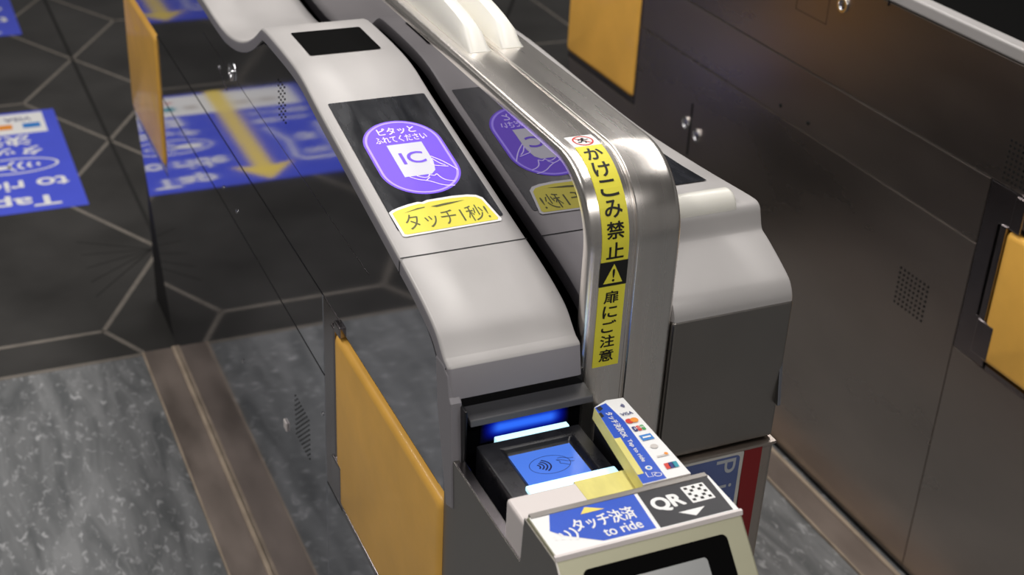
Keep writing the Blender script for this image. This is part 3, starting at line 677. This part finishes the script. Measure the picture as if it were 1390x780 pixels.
for k_ in range(3): b.flat(cmap, stroke(arc(0.1640, -1.6755, 0.0015+0.0015*k_, 0.0015+0.0013*k_, -50, 50, 8), 0.0010), 'print_navy', 2)
b.flat(cmap, txt('VISA', 0.1575, -1.6925, 0.1710, -1.6875, 0.02), 'print_navy', 2)
b.flat(cmap, poly(ell(0.1605, -1.7030, 0.0042, 0.0042, 18)), 'red_print', 2); b.flat(cmap, poly(ell(0.1660, -1.7030, 0.0042, 0.0042, 18)), 'print_orange', 3)
for x, c in ((0.1570, 'print_navy'), (0.1615, 'red_print'), (0.1660, 'print_green')):
    b.flat(cmap, rrect(x, -1.7215, x+0.0040, -1.7130, 0.001, 3), c, 2)
b.flat(cmap, txt('JCB', 0.1578, -1.7190, 0.1692, -1.7155, 0.0), 'white_print', 3)
b.flat(cmap, rect(0.1570, -1.7385, 0.1700, -1.7290), 'print_sky', 2); b.flat(cmap, rect(0.1590, -1.7350, 0.1680, -1.7325), 'white_print', 3)
b.flat(cmap, poly(ell(0.1630, -1.7500, 0.0040, 0.0036, 16)), 'print_pale', 2)
b.flat(cmap, rect(0.1570, -1.7680, 0.1700, -1.7655), 'print_pale', 2); b.flat(cmap, poly(ell(0.1680, -1.7650, 0.0020, 0.0022, 12)), 'print_orange', 3)
for x, c in ((0.1560, 'red_print'), (0.1605, 'print_navy'), (0.1650, 'print_teal')):
    b.flat(cmap, poly([(x, -1.7880), (x+0.0050, -1.7880), (x+0.0062, -1.7790), (x+0.0012, -1.7790)]), c, 2)
build('card_logos', b, cs, recalc=False)

# --- QR reader housing
hp = [(-1.8015, 0.012), (-1.8015, 0.851), (-1.806, 0.859), (-1.810, 0.860), (-1.866, 0.860), (-1.871, 0.856), (-2.010, 0.716), (-2.010, 0.012)]
b = MB(); b.xprism(hp[:5]+hp[5:], 0.0, 0.190, 'olive_steel'); qh = build('qr_reader', b, gate, 'sloping QR reader housing', bevel=0.002)
b = MB(); b.xprism([(-1.8005, 0.012), (-1.8005, 0.800), (-1.8035, 0.856), (-1.8705, 0.8565), (-2.0115, 0.7165), (-2.0115, 0.012)], -0.0012, 0.0003, 'front_steel'); build('side_cheek', b, qh)
def qmap(u, v, l): return (u, v, 0.8603+0.00025*l)
b = MB()
b.flat(qmap, rrect(0.001, -1.8665, 0.189, -1.8080, 0.003), 'white_print', 0)
b.flat(qmap, poly([(0.0205, -1.8105), (0.1075, -1.8105), (0.1030, -1.8630), (0.0500, -1.8620), (0.0180, -1.8420), (0.0105, -1.8330)]), 'label_blue', 1)
b.flat(qmap, poly([(0.1110, -1.8105), (0.1865, -1.8105), (0.1835, -1.8640), (0.1070, -1.8640)]), 'label_black', 1)
b.flat(qmap, poly([(0.0470, -1.8215), (0.0715, -1.8215), (0.0550, -1.8130)]), 'yellow_arrow', 2)
b.flat(qmap, txt('タッチ決済', 0.0325, -1.8440, 0.0955, -1.8255, 0.02), 'white_print', 2)
b.flat(qmap, txt('to ride', 0.0550, -1.8585, 0.0935, -1.8460, 0.02), 'white_print', 2)
for k_ in range(4): b.flat(qmap, stroke(arc(0.0075+0.004*k_, -1.8440, 0.004+0.0028*k_, 0.004+0.0026*k_, -45, 45, 8), 0.0020), 'white_print', 2)
b.flat(qmap, txt('QR', 0.1145, -1.8455, 0.1475, -1.8235, 0.05), 'white_print', 2)
b.flat(qmap, rrect(0.1530, -1.8430, 0.1775, -1.8180, 0.001, 2), 'white_print', 2)
for i in range(5):
    for j in range(5):
        if (i+j) % 2 == 0 and not (i == j == 2): b.flat(qmap, rect(0.1552+i*0.0042, -1.8405+j*0.0043, 0.1585+i*0.0042, -1.8372+j*0.0043), 'black_print', 3)
b.flat(qmap, poly([(0.1330, -1.8505), (0.1610, -1.8505), (0.1465, -1.8600)]), 'white_print', 2)
build('instruction_label', b, qh, 'label with blue touch payment half and black QR half', recalc=False)
b = MB(); b.box(0.002, 0.188, -1.8115, -1.8045, 0.8565, 0.8612, 'front_steel'); build('rear_edge_strip', b, qh, bevel=0.0008)
b = MB(); b.xprism([(-1.8665, 0.8595), (-1.8705, 0.8570), (-1.8690, 0.8612), (-1.8660, 0.8612)], -0.0013, 0.1905, 'cream_plastic'); build('edge_strip', b, qh)
def fmap(u, v, l):       # on the sloping front: v metres down the slope
    d = 0.7071; o = 0.0006+0.0003*l
    return (u, -1.871-v*d-o*d, 0.856-v*d+o*d)
b = MB(); b.flat(fmap, rrect(0.021, 0.011, 0.168, 0.17, 0.006), 'display_black', 0); bz = build('scanner_bezel', b, qh, 'black scanner bezel', recalc=False)
b = MB(); b.flat(fmap, rrect(0.066, 0.027, 0.142, 0.15, 0.004), 'screen_grey', 2); build('scanner_window', b, bz, 'grey scanner window', recalc=False)

# --- lower near face of the right half, with stickers
b = MB(); b.xprism([(-1.600, 0.012), (-1.600, 0.703), (-1.570, 0.703), (-1.570, 0.012)], 0.192, 0.4275, 'satin_steel'); lf = build('lower_front_panel', b, gate, bevel=0.006, seg=3)
b = MB(); b.xprism([(-1.603, 0.7025), (-1.603, 0.7060), (-1.580, 0.7060), (-1.580, 0.7025)], 0.192, 0.4272, 'satin_steel'); build('panel_lip', b, lf)
def pmap(u, v, l): return (u, -1.6004-0.0003*l, v)
b = MB()
b.flat(pmap, rrect(0.200, 0.40, 0.3850, 0.7005, 0.003), 'poster_white', 0); b.flat(pmap, rrect(0.205, 0.41, 0.3800, 0.6965, 0.006), 'poster_blue', 1)
def lm(u, v, l): return pmap(0.3475+v, 0.6935-u, l)
b.flat(lm, txt('P i T a P a', 0.0, 0.0, 0.190, 0.027, 0.0), 'poster_letter', 2)
build('transit_card_sticker', b, lf, 'blue sticker with pale lettering turned sideways', recalc=False)
b = MB(); b.flat(pmap, poly([(0.3850, 0.7015), (0.4100, 0.7015), (0.4100, 0.02), (0.3845, 0.02), (0.3855, 0.45), (0.3840, 0.59), (0.3862, 0.62), (0.3845, 0.66)]), 'poster_red', 2); build('red_band', b, lf, 'dark red band', recalc=False)

# ================================================================== RIGHT GATE
g2 = thing('ticket_gate', (1.29, -0.67, 0), 'dark steel ticket gate at the right edge, across the aisle, with two yellow flaps', 'ticket gate', 'ticket gates')
GX = 1.068
PX = lambda d, y, z: (GX-d, y, z)
b = MB(); b.box(GX+0.006, 1.50, -1.60, 0.235, 0.0, 0.972, 'core_black'); build('inner_frame', b, g2)
Q2 = dict(zA=0.789, zB=0.675, yD=-1.211, ft=0.727, fb=0.497, top=[(0.262, 0.977), (-1.606, 0.977)])
side(g2, PX, (-1, 0, 0), Q2, 'satin_steel')
b = MB(); b.xprism([(-0.332, 0.466), (-0.332, 0.584), (-0.3385, 0.584), (-0.3385, 0.466)], GX-0.0006, GX-0.0001, 'core_black'); build('slot', b, g2)
lock(g2, PX, (-1, 0, 0), -0.318, 0.533, 1.1); lock(g2, PX, (-1, 0, 0), -0.366, 0.523, 1.1); lock(g2, PX, (-1, 0, 0), -0.782, 0.936, 1.0)
screw(g2, PX, (-1, 0, 0), -0.644, 0.696, 0.004, 'core_black'); screw(g2, PX, (-1, 0, 0), -0.736, 0.696, 0.004, 'core_black')
speaker(g2, PX, (-1, 0, 0), -1.055, -1.128, 0.486, 0.552, 8, 8, 0.0024); speaker(g2, PX, (-1, 0, 0), -1.235, -1.30, 0.800, 0.862, 8, 8, 0.0024)
b = MB()
for y0, z0, y1, z1 in ((-0.646, 0.887, -0.741, 0.887), (-0.741, 0.887, -0.741, 0.94), (-0.646, 0.887, -0.646, 0.94)):
    b.xprism([(y0, z0), (y1-0.001, z0), (y1-0.001, z1+0.001), (y0, z1+0.001)], GX-0.0004, GX, 'core_black')
build('cover_outline', b, g2)
b = MB(); b.box(GX-0.002, 1.52, -1.63, 0.262, 0.9785, 1.0005, 'silver_paint'); d2 = build('deck_cover', b, g2, bevel=0.004, seg=3)
b = MB(); b.xprism([(-0.90, 0.97), (-0.90, 1.002), (-0.9012, 1.002), (-0.9012, 0.97)], GX-0.0024, 1.10, 'core_black'); build('deck_seam', b, g2)
b = MB(); b.box(1.090, 1.50, -1.60, -0.903, 1.0000, 1.0012, 'display_black'); build('display_window', b, d2, 'black glass top')
